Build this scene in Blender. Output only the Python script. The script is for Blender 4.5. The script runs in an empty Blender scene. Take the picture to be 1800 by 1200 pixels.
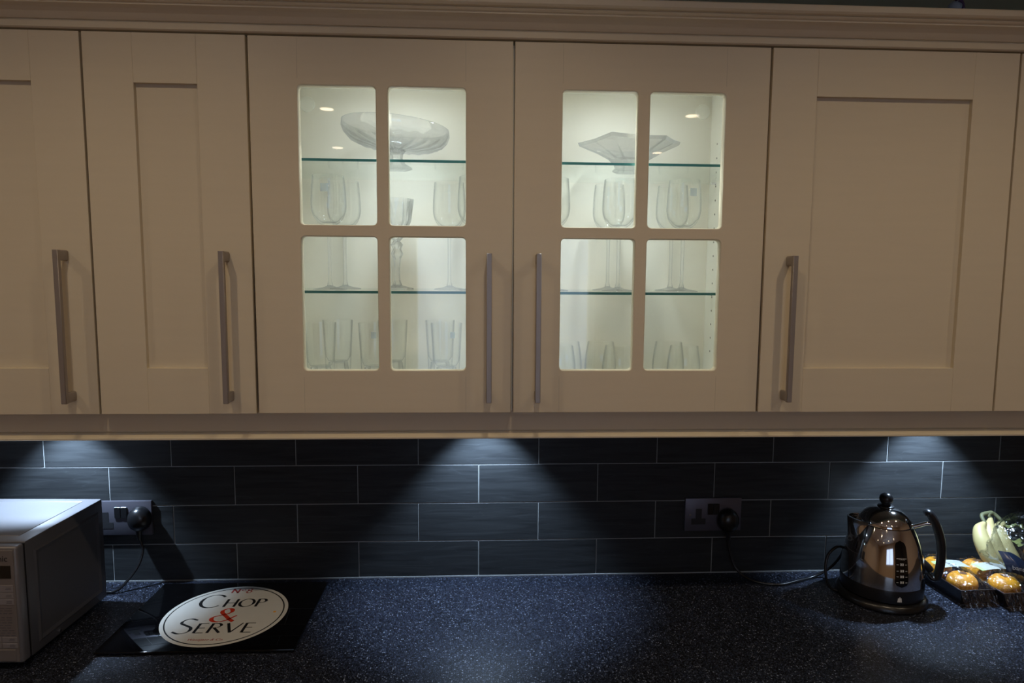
import bpy, bmesh, math, random
from mathutils import Vector, Matrix, noise
random.seed(7)
PI = math.pi
S = bpy.context.scene
C = S.collection

# ------------------------------------------------------------------ camera, world, exposure
WALL = 0.3247          # face of the tiles
WT = 0.910             # worktop top
DB = 1.4017            # bottom of wall cabinet doors
DT = DB + 0.715
def make_camera():
    yaw, pit, rol = math.radians(2.8035), math.radians(-5.6364), math.radians(0.3868)
    fw = Vector((math.sin(yaw)*math.cos(pit), math.cos(yaw)*math.cos(pit), math.sin(pit)))
    r = fw.cross(Vector((0, 0, 1))).normalized(); u = r.cross(fw)
    r2 = r*math.cos(rol)+u*math.sin(rol); u2 = -r*math.sin(rol)+u*math.cos(rol)
    cd = bpy.data.cameras.new('camera'); cam = bpy.data.objects.new('camera', cd); C.objects.link(cam)
    m = Matrix.Identity(4)
    for i in range(3):
        m[i][0] = r2[i]; m[i][1] = u2[i]; m[i][2] = -fw[i]
    m.translation = Vector((-0.06444, -1.30082, 1.67374))
    cam.matrix_world = m
    cd.sensor_width = 36; cd.lens = 36*1161.96/1800; cd.clip_start = 0.02
    S.camera = cam
make_camera()
w = bpy.data.worlds.new('world'); S.world = w; w.use_nodes = True
w.node_tree.nodes['Background'].inputs[0].default_value = (0.45, 0.62, 1.0, 1)
w.node_tree.nodes['Background'].inputs[1].default_value = 1.6
S.view_settings.view_transform = 'Standard'; S.view_settings.look = 'None'
S.view_settings.gamma = 1; S.view_settings.use_curve_mapping = False
S.view_settings.exposure = 0.0
S.cycles.transparent_max_bounces = 48; S.cycles.max_bounces = 16; S.cycles.transmission_bounces = 12
WARM = (1.0, 0.79, 0.55); COOL = (0.56, 0.75, 1.0); INNER = (0.86, 0.96, 1.0)
P_CEIL, P_CEIL2, P_UNDER, P_INNER, P_WIN = 10.5, 11.0, 23.0, 17.0, 1.6

def lamp(name, kind, loc, power, col, parent=None, size=1.0, blend=0.3, r=0.015, rot=None):
    d = bpy.data.lights.new(name, kind); d.energy = power; d.color = col
    if kind == 'SPOT':
        d.spot_size = size; d.spot_blend = blend; d.shadow_soft_size = r
    o = bpy.data.objects.new(name, d); C.objects.link(o); o.location = loc
    if rot: o.rotation_euler = rot
    if parent: o.parent = parent
    return o

# ------------------------------------------------------------------ materials
def srgb(r, g, b):
    f = lambda c: (c/255/12.92) if c/255 <= .04045 else ((c/255+.055)/1.055)**2.4
    return (f(r), f(g), f(b), 1)
def mat(name, col, rough=.5, metal=0, spec=.5, noise_scale=0, noise_amt=.1, bump=0, bscale=200, stretch=None, coat=0, emit=None, estr=0, trans=0, alpha=1, ior=None):
    m = bpy.data.materials.new(name); m.use_nodes = True
    nt = m.node_tree; b = nt.nodes['Principled BSDF']
    b.inputs['Base Color'].default_value = (*col[:3], 1)
    b.inputs['Roughness'].default_value = rough; b.inputs['Metallic'].default_value = metal
    b.inputs['Specular IOR Level'].default_value = spec
    b.inputs['Coat Weight'].default_value = coat
    b.inputs['Transmission Weight'].default_value = trans
    b.inputs['Alpha'].default_value = alpha
    if ior: b.inputs['IOR'].default_value = ior
    if emit: b.inputs['Emission Color'].default_value = (*emit[:3], 1); b.inputs['Emission Strength'].default_value = estr
    tc = nt.nodes.new('ShaderNodeTexCoord'); mp = nt.nodes.new('ShaderNodeMapping')
    nt.links.new(tc.outputs['Object'], mp.inputs[0])
    if stretch: mp.inputs['Scale'].default_value = stretch
    n = nt.nodes.new('ShaderNodeTexNoise'); n.inputs['Scale'].default_value = noise_scale or 20
    n.inputs['Detail'].default_value = 4
    nt.links.new(mp.outputs[0], n.inputs['Vector'])
    mx = nt.nodes.new('ShaderNodeMix'); mx.data_type = 'RGBA'
    a = noise_amt if noise_scale else .03
    mx.inputs['A'].default_value = (*[c*(1-a) for c in col[:3]], 1)
    mx.inputs['B'].default_value = (*[min(1, c*(1+a)) for c in col[:3]], 1)
    nt.links.new(n.outputs['Fac'], mx.inputs['Factor']); nt.links.new(mx.outputs['Result'], b.inputs['Base Color'])
    if bump:
        n2 = nt.nodes.new('ShaderNodeTexNoise'); n2.inputs['Scale'].default_value = bscale; n2.inputs['Detail'].default_value = 3
        nt.links.new(mp.outputs[0], n2.inputs['Vector'])
        bp = nt.nodes.new('ShaderNodeBump'); bp.inputs['Strength'].default_value = bump; bp.inputs['Distance'].default_value = .001
        nt.links.new(n2.outputs['Fac'], bp.inputs['Height']); nt.links.new(bp.outputs[0], b.inputs['Normal'])
    return m
def clear_glass(name, face=(.985, .99, .985), edge=(.72, .77, .78), blend=.35, gloss=.9, rough=.02, bump=0, bscale=60, fmax=.6, f0=.04, tp=2.0):
    """thin clear glass: straight-through with a fresnel mirror on top, greener/darker where seen edge-on"""
    m = bpy.data.materials.new(name); m.use_nodes = True; nt = m.node_tree
    for n in list(nt.nodes): nt.nodes.remove(n)
    out = nt.nodes.new('ShaderNodeOutputMaterial'); t = nt.nodes.new('ShaderNodeBsdfTransparent'); g = nt.nodes.new('ShaderNodeBsdfGlossy')
    g.inputs['Roughness'].default_value = rough; g.inputs['Color'].default_value = (gloss, gloss, gloss, 1)
    lw = nt.nodes.new('ShaderNodeLayerWeight'); lw.inputs['Blend'].default_value = blend
    l2 = nt.nodes.new('ShaderNodeLayerWeight'); l2.inputs['Blend'].default_value = .5
    p5 = nt.nodes.new('ShaderNodeMath'); p5.operation = 'POWER'; p5.inputs[1].default_value = 4.0; nt.links.new(l2.outputs['Facing'], p5.inputs[0])
    fr = nt.nodes.new('ShaderNodeMath'); fr.operation = 'MULTIPLY_ADD'; fr.inputs[1].default_value = fmax; fr.inputs[2].default_value = f0; nt.links.new(p5.outputs[0], fr.inputs[0])
    pw = nt.nodes.new('ShaderNodeMath'); pw.operation = 'POWER'; pw.inputs[1].default_value = tp
    mx = nt.nodes.new('ShaderNodeMix'); mx.data_type = 'RGBA'
    mx.inputs['A'].default_value = (*face, 1); mx.inputs['B'].default_value = (*edge, 1)
    nt.links.new(lw.outputs['Facing'], pw.inputs[0]); nt.links.new(pw.outputs[0], mx.inputs['Factor'])
    nt.links.new(mx.outputs['Result'], t.inputs['Color'])
    sh = nt.nodes.new('ShaderNodeMixShader'); nt.links.new(fr.outputs[0], sh.inputs[0])
    nt.links.new(t.outputs[0], sh.inputs[1]); nt.links.new(g.outputs[0], sh.inputs[2]); nt.links.new(sh.outputs[0], out.inputs[0])
    if bump:
        n2 = nt.nodes.new('ShaderNodeTexNoise'); n2.inputs['Scale'].default_value = bscale; n2.inputs['Detail'].default_value = 3
        bp = nt.nodes.new('ShaderNodeBump'); bp.inputs['Strength'].default_value = bump; bp.inputs['Distance'].default_value = .01
        tc = nt.nodes.new('ShaderNodeTexCoord'); nt.links.new(tc.outputs['Object'], n2.inputs['Vector'])
        nt.links.new(n2.outputs['Fac'], bp.inputs['Height']); nt.links.new(bp.outputs[0], g.inputs['Normal']); nt.links.new(bp.outputs[0], l2.inputs['Normal']); nt.links.new(bp.outputs[0], lw.inputs['Normal'])
    return m
def crystal(name, share=.45):
    """thick cut crystal: part real refraction, part straight-through"""
    m = clear_glass(name, (.99, .995, 1), (.50, .56, .70), .5, 1.0, .01, fmax=.5, f0=.06, tp=4); nt = m.node_tree
    out = [n for n in nt.nodes if n.type == 'OUTPUT_MATERIAL'][0]; prev = out.inputs[0].links[0].from_socket
    g = nt.nodes.new('ShaderNodeBsdfGlass'); g.inputs['IOR'].default_value = 1.5; g.inputs['Roughness'].default_value = 0.0
    g.inputs['Color'].default_value = (.97, .98, 1, 1)
    s = nt.nodes.new('ShaderNodeMixShader'); s.inputs[0].default_value = share
    nt.links.new(prev, s.inputs[1]); nt.links.new(g.outputs[0], s.inputs[2]); nt.links.new(s.outputs[0], out.inputs[0])
    return m

CREAM = (.68, .595, .44)
M = {}
M['door'] = mat('cream_painted_wood', CREAM, .42, spec=.35, noise_scale=6, noise_amt=.03, bump=.12, bscale=90, stretch=(1, 1, 12))
M['joint'] = mat('cream_joint_line', tuple(c*.72 for c in CREAM), .6)
M['carcass'] = mat('cream_board_edge', (.30, .23, .15), .6)
M['inside'] = mat('ivory_cabinet_lining', (.84, .81, .71), .5, noise_scale=3, noise_amt=.02)
M['hole'] = mat('shadowed_peg_hole', (.18, .17, .14), .8)
M['cap'] = mat('white_plastic_cap', (.88, .87, .78), .4)
M['nickel'] = mat('brushed_nickel', (.36, .32, .29), .45, metal=.6, noise_scale=60, noise_amt=.08, stretch=(1, 1, .1))
M['pane'] = clear_glass('window_pane_glass', (.985, .99, .985), (.85, .9, .88), .3)
M['shelf'] = clear_glass('glass_shelf_face', (.985, .995, .99), (.93, .97, .96), .3, fmax=.35)
M['shelf_edge'] = mat('green_glass_edge', (.055, .225, .23), .15, spec=.4)
M['wine'] = clear_glass('drinking_glass', (.995, .998, .998), (.38, .42, .45), .5, 1.0, .01, fmax=.6, tp=5)
M['thick'] = crystal('thick_glass_base', .25)
M['crystal'] = crystal('cut_crystal', .38)
M['sticker'] = mat('pale_blue_sticker', (.60, .76, .92), .5, alpha=.5)
M['grout'] = mat('grey_grout', (.27, .28, .28), .85, noise_scale=80, noise_amt=.15)
M['wallpaint'] = mat('olive_wall_paint', (.24, .25, .17), .85, noise_scale=30, noise_amt=.06)
M['roomwall'] = mat('warm_magnolia_paint', (.62, .50, .38), .85)
M['ceiling'] = mat('white_ceiling_paint', (.72, .70, .66), .9)
M['floorwood'] = mat('brown_floor_wood', (.22, .12, .06), .5, noise_scale=12, noise_amt=.3, stretch=(1, 8, 1))
M['white'] = mat('white_plastic', (.75, .75, .73), .4)
M['black'] = mat('black_plastic', (.008, .008, .009), .28, spec=.5)
M['mattblack'] = mat('matt_black_rubber', (.012, .012, .014), .55)
M['steel'] = mat('brushed_steel_plate', (.12, .115, .14), .42, metal=.6, noise_scale=40, noise_amt=.05, stretch=(1, 1, 12))
M['chrome'] = mat('polished_chrome', (.68, .65, .62), .06, metal=1)
M['screw'] = mat('bright_screw_metal', (.85, .85, .9), .15, metal=1)
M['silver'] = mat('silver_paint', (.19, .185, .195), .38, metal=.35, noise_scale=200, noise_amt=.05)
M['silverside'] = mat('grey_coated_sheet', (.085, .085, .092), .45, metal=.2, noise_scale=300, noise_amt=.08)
M['panel'] = mat('satin_silver_panel', (.17, .148, .137), .5, metal=.1)
M['button'] = mat('pale_keypad', (.22, .20, .20), .5)
M['print'] = mat('grey_print', (.10, .09, .10), .6)
M['inkblack'] = mat('black_print', (.008, .008, .008), .4)
M['display'] = mat('dark_display_window', (.004, .004, .005), .08)
M['boardglass'] = mat('black_glass_board', (.002, .002, .0025), .04, spec=.5, coat=.5)
M['boardwhite'] = mat('white_enamel_print', (.56, .55, .50), .12)
M['red'] = mat('red_print', (.50, .035, .012), .3)
M['rust'] = mat('dull_red_print', (.34, .05, .05), .3)
M['foot'] = mat('clear_rubber_foot', (.55, .6, .65), .1, spec=.8)
M['orange'] = mat('orange_peel', (.74, .32, .012), .38, noise_scale=14, noise_amt=.12, bump=.35, bscale=240)
M['calyx'] = mat('dry_brown_calyx', (.14, .06, .02), .8)
M['tray'] = mat('black_fruit_tray', (.012, .012, .016), .3)
M['card'] = mat('printed_fruit_label', (.36, .38, .35), .5, noise_scale=90, noise_amt=.18, stretch=(1, 5, 1))
M['lime'] = mat('green_label_edge', (.35, .62, .20), .5)
M['film'] = clear_glass('crinkled_cling_film', (.95, .95, .96), (.62, .64, .68), .4, 1.0, .08, bump=1.0, bscale=45, fmax=.8, f0=.10)
M['bagfilm'] = clear_glass('clear_plastic_bag', (.93, .94, .95), (.55, .58, .62), .4, 1.0, .10, bump=1.0, bscale=30, fmax=.7, f0=.12)
M['banana'] = mat('pale_banana_skin', (.45, .37, .16), .5, noise_scale=9, noise_amt=.1)
M['bananatip'] = mat('green_banana_stem', (.10, .10, .045), .6)
M['navy'] = mat('dark_label_film', (.006, .012, .028), .25)
M['olive'] = mat('olive_green_leaf', (.16, .17, .05), .5, noise_scale=40, noise_amt=.5)
M['blueglaze'] = mat('pale_blue_glaze', (.24, .31, .40), .3)
M['purple'] = mat('dark_purple_glaze', (.05, .03, .10), .2)
M['basedoor'] = M['door']

def bulb(name, col, strength):
    return mat(name, (.8, .8, .8), .5, emit=col, estr=strength)
M['warmbulb'] = bulb('warm_lamp_lens', WARM, 14)
M['coolbulb'] = bulb('cool_lamp_lens', COOL, 20)
M['innerbulb'] = bulb('cabinet_lamp_lens', INNER, 60)

def tile_material():
    m = bpy.data.materials.new('charcoal_slate_tile'); m.use_nodes = True; nt = m.node_tree; b = nt.nodes['Principled BSDF']
    tc = nt.nodes.new('ShaderNodeTexCoord'); oi = nt.nodes.new('ShaderNodeObjectInfo')
    mul = nt.nodes.new('ShaderNodeMath'); mul.operation = 'MULTIPLY'; mul.inputs[1].default_value = 37
    cb = nt.nodes.new('ShaderNodeCombineXYZ'); nt.links.new(oi.outputs['Random'], mul.inputs[0])
    nt.links.new(mul.outputs[0], cb.inputs[0]); nt.links.new(mul.outputs[0], cb.inputs[2])
    add = nt.nodes.new('ShaderNodeVectorMath'); nt.links.new(tc.outputs['Object'], add.inputs[0]); nt.links.new(cb.outputs[0], add.inputs[1])
    mp = nt.nodes.new('ShaderNodeMapping'); mp.inputs['Scale'].default_value = (3, 3, 34); nt.links.new(add.outputs[0], mp.inputs[0])
    n = nt.nodes.new('ShaderNodeTexNoise'); n.inputs['Scale'].default_value = 2.2; n.inputs['Detail'].default_value = 8; n.inputs['Distortion'].default_value = .8
    nt.links.new(mp.outputs[0], n.inputs['Vector'])
    cr = nt.nodes.new('ShaderNodeValToRGB'); e = cr.color_ramp.elements
    e[0].position = .3; e[0].color = (.018, .0195, .021, 1); e[1].position = .75; e[1].color = (.036, .039, .041, 1)
    nt.links.new(n.outputs['Fac'], cr.inputs[0])
    w_ = nt.nodes.new('ShaderNodeTexNoise'); w_.inputs['Scale'].default_value = 9; w_.inputs['Detail'].default_value = 2
    mp2 = nt.nodes.new('ShaderNodeMapping'); mp2.inputs['Scale'].default_value = (.35, 1, 3); mp2.inputs['Rotation'].default_value = (0, .12, 0)
    nt.links.new(add.outputs[0], mp2.inputs[0]); nt.links.new(mp2.outputs[0], w_.inputs['Vector'])
    cr2 = nt.nodes.new('ShaderNodeValToRGB'); e = cr2.color_ramp.elements
    e[0].position = .495; e[0].color = (0, 0, 0, 1); e[1].position = .505; e[1].color = (0, 0, 0, 1)
    k = cr2.color_ramp.elements.new(.5); k.color = (.007, .008, .009, 1)
    nt.links.new(w_.outputs['Fac'], cr2.inputs[0])
    ad = nt.nodes.new('ShaderNodeMix'); ad.data_type = 'RGBA'; ad.blend_type = 'ADD'; ad.inputs['Factor'].default_value = 1
    nt.links.new(cr.outputs[0], ad.inputs['A']); nt.links.new(cr2.outputs[0], ad.inputs['B'])
    nt.links.new(ad.outputs['Result'], b.inputs['Base Color'])
    b.inputs['Roughness'].default_value = .5; b.inputs['Specular IOR Level'].default_value = .2
    bp = nt.nodes.new('ShaderNodeBump'); bp.inputs['Strength'].default_value = .3; bp.inputs['Distance'].default_value = .0015
    nt.links.new(n.outputs['Fac'], bp.inputs['Height']); nt.links.new(bp.outputs[0], b.inputs['Normal'])
    return m
M['tile'] = tile_material()
def granite():
    m = bpy.data.materials.new('black_speckled_laminate'); m.use_nodes = True; nt = m.node_tree; b = nt.nodes['Principled BSDF']
    tc = nt.nodes.new('ShaderNodeTexCoord')
    def speck(scale, lo, hi, c):
        v = nt.nodes.new('ShaderNodeTexVoronoi'); v.inputs['Scale'].default_value = scale; v.inputs['Randomness'].default_value = 1
        nt.links.new(tc.outputs['Object'], v.inputs['Vector'])
        sep = nt.nodes.new('ShaderNodeSeparateColor'); nt.links.new(v.outputs['Color'], sep.inputs[0])
        a = nt.nodes.new('ShaderNodeMath'); a.operation = 'GREATER_THAN'; a.inputs[1].default_value = lo; nt.links.new(sep.outputs[0], a.inputs[0])
        d = nt.nodes.new('ShaderNodeMath'); d.operation = 'LESS_THAN'; d.inputs[1].default_value = hi; nt.links.new(v.outputs['Distance'], d.inputs[0])
        mm = nt.nodes.new('ShaderNodeMath'); mm.operation = 'MULTIPLY'; nt.links.new(a.outputs[0], mm.inputs[0]); nt.links.new(d.outputs[0], mm.inputs[1])
        mk = nt.nodes.new('ShaderNodeMath'); mk.operation = 'MULTIPLY'; nt.links.new(mm.outputs[0], mk.inputs[0]); nt.links.new(sep.outputs[1], mk.inputs[1])
        return mk, c
    base = None; col = (.0040, .0042, .0055, 1)
    prev = None
    for sc, lo, hi, c in ((390, .35, .45, (.060, .072, .110)), (250, .74, .38, (.22, .25, .32)), (600, .4, .5, (.045, .055, .09))):
        k, c = speck(sc, lo, hi, c)
        mx = nt.nodes.new('ShaderNodeMix'); mx.data_type = 'RGBA'
        if prev: nt.links.new(prev, mx.inputs['A'])
        else: mx.inputs['A'].default_value = col
        mx.inputs['B'].default_value = (*c, 1); nt.links.new(k.outputs[0], mx.inputs['Factor']); prev = mx.outputs['Result']
    nt.links.new(prev, b.inputs['Base Color'])
    b.inputs['Roughness'].default_value = .32; b.inputs['Specular IOR Level'].default_value = .22
    return m
M['granite'] = granite()

# ------------------------------------------------------------------ mesh helpers
def NB(): return bmesh.new()
def box(bm, x0, x1, y0, y1, z0, z1, bev=0, mi=0, seg=1):
    r = bmesh.ops.create_cube(bm, size=1)
    vs = r['verts']
    for v in vs:
        v.co = Vector(((x0+x1)/2+v.co.x*(x1-x0), (y0+y1)/2+v.co.y*(y1-y0), (z0+z1)/2+v.co.z*(z1-z0)))
    fs = set(f for v in vs for f in v.link_faces)
    for f in fs: f.material_index = mi
    if bev:
        es = list(set(e for v in vs for e in v.link_edges))
        bmesh.ops.bevel(bm, geom=es, offset=bev, segments=seg, affect='EDGES', profile=.5, material=mi)
def lathe(bm, prof, cx=0, cy=0, n=48, mi=0, a0=0, tw=None, close=False):
    """prof: [(r,z)...]; tw(r,z,ang)->(r,z) optional shaping"""
    rings = []
    for r, z in prof:
        if r < 1e-6 and not tw:
            rings.append([bm.verts.new((cx, cy, z))])
        else:
            ring = []
            for i in range(n):
                a = a0+2*PI*i/n
                rr, zz = tw(r, z, a) if tw else (r, z)
                ring.append(bm.verts.new((cx+rr*math.cos(a), cy+rr*math.sin(a), zz)))
            rings.append(ring)
    for a, b in zip(rings[:-1], rings[1:]):
        if len(a) == 1 and len(b) == 1: continue
        for i in range(n):
            j = (i+1) % n
            if len(a) == 1: f = bm.faces.new((a[0], b[j], b[i]))
            elif len(b) == 1: f = bm.faces.new((a[i], a[j], b[0]))
            else: f = bm.faces.new((a[i], a[j], b[j], b[i]))
            f.material_index = mi
def cyl(bm, p0, p1, r0, r1=None, n=20, mi=0):
    p0 = Vector(p0); p1 = Vector(p1); r1 = r0 if r1 is None else r1
    d = (p1-p0); q = d.to_track_quat('Z', 'Y').to_matrix()
    a = []; b = []
    for i in range(n):
        t = 2*PI*i/n; o = Vector((math.cos(t), math.sin(t), 0))
        a.append(bm.verts.new(p0+q@(o*r0))); b.append(bm.verts.new(p1+q@(o*r1)))
    for i in range(n):
        j = (i+1) % n; bm.faces.new((a[i], a[j], b[j], b[i])).material_index = mi
    bm.faces.new(a[::-1]).material_index = mi; bm.faces.new(b).material_index = mi
def catmull(pts, k=8):
    P = [Vector(p) for p in pts]; P = [2*P[0]-P[1]]+P+[2*P[-1]-P[-2]]; out = []
    for i in range(1, len(P)-2):
        for s in range(k):
            t = s/k; a, b, c, d = P[i-1], P[i], P[i+1], P[i+2]
            out.append(.5*((2*b)+(c-a)*t+(2*a-5*b+4*c-d)*t*t+(-a+3*b-3*c+d)*t**3))
    out.append(P[-2]); return out
def tube(bm, pts, r, n=10, mi=0, k=8, flat=None, smooth=True):
    """r: number or list interpolated along the path; flat=(a,b) scales the section"""
    pts = catmull(pts, k) if smooth else [Vector(p) for p in pts]
    m = len(pts); up = Vector((0, 0, 1)); rings = []; prevn = None
    for i, p in enumerate(pts):
        t = (pts[min(i+1, m-1)]-pts[max(i-1, 0)]).normalized()
        if prevn is None:
            prevn = t.cross(up) if abs(t.z) < .95 else t.cross(Vector((0, 1, 0)))
            prevn.normalize()
        nrm = (prevn-t*prevn.dot(t)).normalized(); bn = t.cross(nrm); prevn = nrm
        if isinstance(r, (list, tuple)):
            u = i/(m-1)*(len(r)-1); q = int(min(u, len(r)-2)); rr = r[q]+(r[q+1]-r[q])*(u-q)
        else: rr = r
        fa, fb = flat or (1, 1)
        rings.append([bm.verts.new(p+nrm*math.cos(2*PI*j/n)*rr*fa+bn*math.sin(2*PI*j/n)*rr*fb) for j in range(n)])
    for a, b in zip(rings[:-1], rings[1:]):
        for j in range(n):
            q = (j+1) % n; bm.faces.new((a[j], a[q], b[q], b[j])).material_index = mi
    bm.faces.new(rings[0][::-1]).material_index = mi; bm.faces.new(rings[-1]).material_index = mi
def sphere(bm, c, r, sx=1, sy=1, sz=1, u=24, v=14, mi=0):
    res = bmesh.ops.create_uvsphere(bm, u_segments=u, v_segments=v, radius=r)
    for q in res['verts']: q.co = Vector((c[0]+q.co.x*sx, c[1]+q.co.y*sy, c[2]+q.co.z*sz))
    for f in set(f for q in res['verts'] for f in q.link_faces): f.material_index = mi
def extrude_profile(bm, prof, x0, x1, mi=0):
    """closed profile of (y,z) run along x"""
    a = [bm.verts.new((x0, y, z)) for y, z in prof]; b = [bm.verts.new((x1, y, z)) for y, z in prof]
    n = len(prof)
    for i in range(n):
        j = (i+1) % n; bm.faces.new((a[i], a[j], b[j], b[i])).material_index = mi
    bm.faces.new(a[::-1]).material_index = mi; bm.faces.new(b).material_index = mi
def obj(name, bm, mats, parent=None, loc=(0, 0, 0), smooth=None, rotz=0):
    me = bpy.data.meshes.new(name)
    if isinstance(bm, bpy.types.Mesh): me = bm; me.name = name
    else:
        bmesh.ops.recalc_face_normals(bm, faces=bm.faces[:]); bm.to_mesh(me); bm.free()
    if not isinstance(mats, (list, tuple)): mats = [mats]
    if isinstance(bm, bpy.types.Mesh): me.materials.clear()
    for m in mats: me.materials.append(m)
    if smooth is not None:
        me.polygons.foreach_set('use_smooth', [True]*len(me.polygons))
        if smooth > 0: me.set_sharp_from_angle(angle=math.radians(smooth))
    o = bpy.data.objects.new(name, me); C.objects.link(o); o.location = loc; o.rotation_euler = (0, 0, rotz)
    if parent: o.parent = parent
    return o
def thing(name, label, cat, loc=(0, 0, 0), rotz=0, group=None):
    o = bpy.data.objects.new(name, None); C.objects.link(o); o.location = loc; o.rotation_euler = (0, 0, rotz)
    o.empty_display_size = .02
    return tag(o, label, cat, group)
def tag(o, label, cat, group=None):
    o['label'] = label; o['category'] = cat
    if group: o['group'] = group
    return o
def struct(o): o['kind'] = 'structure'; return o
def lab(o, s): o['label'] = s; return o
def copy_tree(o, parent=None):
    c = o.copy(); C.objects.link(c)
    if parent: c.parent = parent
    for ch in list(o.children): copy_tree(ch, c)
    return c
def dup(o, loc, rotz, label, group=None):
    c = copy_tree(o); c.location = loc; c.rotation_euler = (0, 0, rotz); c['label'] = label
    if group: c['group'] = group
    return c
def poly2d(name, loops, depth, bevel=0):
    """flat polygon with holes -> mesh in the XY plane, thickness depth"""
    cu = bpy.data.curves.new(name, 'CURVE'); cu.dimensions = '2D'; cu.fill_mode = 'BOTH'
    cu.extrude = depth/2-bevel; cu.bevel_depth = bevel; cu.bevel_resolution = 1; cu.offset = -bevel
    for lp in loops:
        sp = cu.splines.new('POLY'); sp.points.add(len(lp)-1)
        for p, q in zip(sp.points, lp): p.co = (q[0], q[1], 0, 1)
        sp.use_cyclic_u = True
    o = bpy.data.objects.new(name, cu); C.objects.link(o)
    me = bpy.data.meshes.new_from_object(o.evaluated_get(bpy.context.evaluated_depsgraph_get()))
    bpy.data.objects.remove(o); bpy.data.curves.remove(cu); return me
def text_mesh(body, size, depth=.0004, align='CENTER', shear=0, spacing=1.0):
    cu = bpy.data.curves.new('t', 'FONT'); cu.body = body; cu.size = size; cu.extrude = depth/2; cu.align_x = align; cu.shear = shear
    cu.space_character = spacing; cu.resolution_u = 3
    o = bpy.data.objects.new('t', cu); C.objects.link(o)
    me = bpy.data.meshes.new_from_object(o.evaluated_get(bpy.context.evaluated_depsgraph_get()))
    bpy.data.objects.remove(o); bpy.data.curves.remove(cu); return me
def rrect(x0, x1, y0, y1, r, n=5):
    out = []
    for cx, cy, a in ((x1-r, y1-r, 0), (x0+r, y1-r, 90), (x0+r, y0+r, 180), (x1-r, y0+r, 270)):
        for i in range(n+1):
            t = math.radians(a+90*i/n); out.append((cx+r*math.cos(t), cy+r*math.sin(t)))
    return out
STAND = Matrix(((1, 0, 0), (0, 0, 1), (0, 1, 0))).to_4x4()      # XY drawing -> XZ, facing -Y after mirroring depth

# ------------------------------------------------------------------ room
RX0, RX1, RY0, CEIL = -2.2, 2.6, -3.3, 2.42
def slab(name, x0, x1, y0, y1, z0, z1, m):
    b = NB(); box(b, x0, x1, y0, y1, z0, z1); return struct(obj(name, b, m))
slab('floor', RX0-.1, RX1+.1, RY0-.1, .5, -.1, 0, M['floorwood'])
slab('ceiling', RX0-.1, RX1+.1, RY0-.1, .5, CEIL, CEIL+.1, M['ceiling'])
slab('wall_left', RX0-.1, RX0, RY0, .5, 0, CEIL, M['roomwall'])
slab('wall_right', RX1, RX1+.1, RY0, .5, 0, CEIL, M['roomwall'])
WX0, WX1, WZ0, WZ1 = -.55, .75, .95, 2.05
b = NB()
box(b, RX0, WX0, RY0-.1, RY0, 0, CEIL); box(b, WX1, RX1, RY0-.1, RY0, 0, CEIL)
box(b, WX0, WX1, RY0-.1, RY0, 0, WZ0); box(b, WX0, WX1, RY0-.1, RY0, WZ1, CEIL)
struct(obj('wall_front', b, M['roomwall']))
b = NB(); box(b, WX0, WX1, RY0-.08, RY0-.03, WZ0, WZ0+.05); box(b, WX0, WX1, RY0-.08, RY0-.03, WZ1-.05, WZ1)
for x in (WX0, (WX0+WX1)/2-.02, WX1-.05): box(b, x, x+.05, RY0-.08, RY0-.03, WZ0+.05, WZ1-.05)
wf = struct(obj('window_1', b, M['white']))
b = NB(); box(b, WX0+.05, WX1-.05, RY0-.057, RY0-.053, WZ0+.05, WZ1-.05); obj('pane', b, M['pane'], wf)
win = lamp('window_daylight', 'AREA', ((WX0+WX1)/2, RY0+.02, (WZ0+WZ1)/2), P_WIN, (.85, .92, 1.0), rot=(PI/2, 0, 0))
win.data.shape = 'RECTANGLE'; win.data.size = 1.2; win.data.size_y = 1.0

# back wall with its tiles
TP, TH = .302, .098665
WX_L, WX_R = -1.9, 2.1
b = NB(); box(b, RX0, RX1, WALL+.0012, .5, 0, CEIL)
wb = struct(obj('wall_back', b, M['grout']))
b = NB(); box(b, RX0, RX1, WALL-.002, WALL+.0012, 2.0, CEIL); obj('painted_plaster', b, M['wallpaint'], wb)
rows = [(1.2022, .5), (1.10354, 0), (1.00487, .5), (.9075, 0)]
rows = [(1.2022+TH, 0), (1.2022, .5), (1.2022-TH, 0), (1.2022-2*TH, .5), (1.2022-3*TH, 0)]
tile_meshes = {}
for z, off in rows:
    for k in range(-7, 8):
        x0 = -.06638+(k+off)*TP+.001; x1 = x0+TP-.002
        z0 = z+.0011; z1 = z+TH-.0011
        if z < .91: z0 = .9115
        if x0 < WX_L or x1 > WX_R: continue
        key = round(z1-z0, 4)
        if key not in tile_meshes:
            b = NB(); box(b, -TP/2+.001, TP/2-.001, 0, .008, -key/2, key/2, .0007)
            o = obj('tile', b, M['tile'], wb); tile_meshes[key] = o.data
        else:
            o = bpy.data.objects.new('tile', tile_meshes[key]); C.objects.link(o); o.parent = wb
        o.location = ((x0+x1)/2, WALL+random.uniform(0, .0004), (z0+z1)/2)
b = NB(); box(b, WX_L, WX_R, WALL-.0015, WALL+.001, WT, WT+.0028); lab(obj('sealant_line', b, M['grout'], wb), 'pale sealant line along the worktop')

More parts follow.
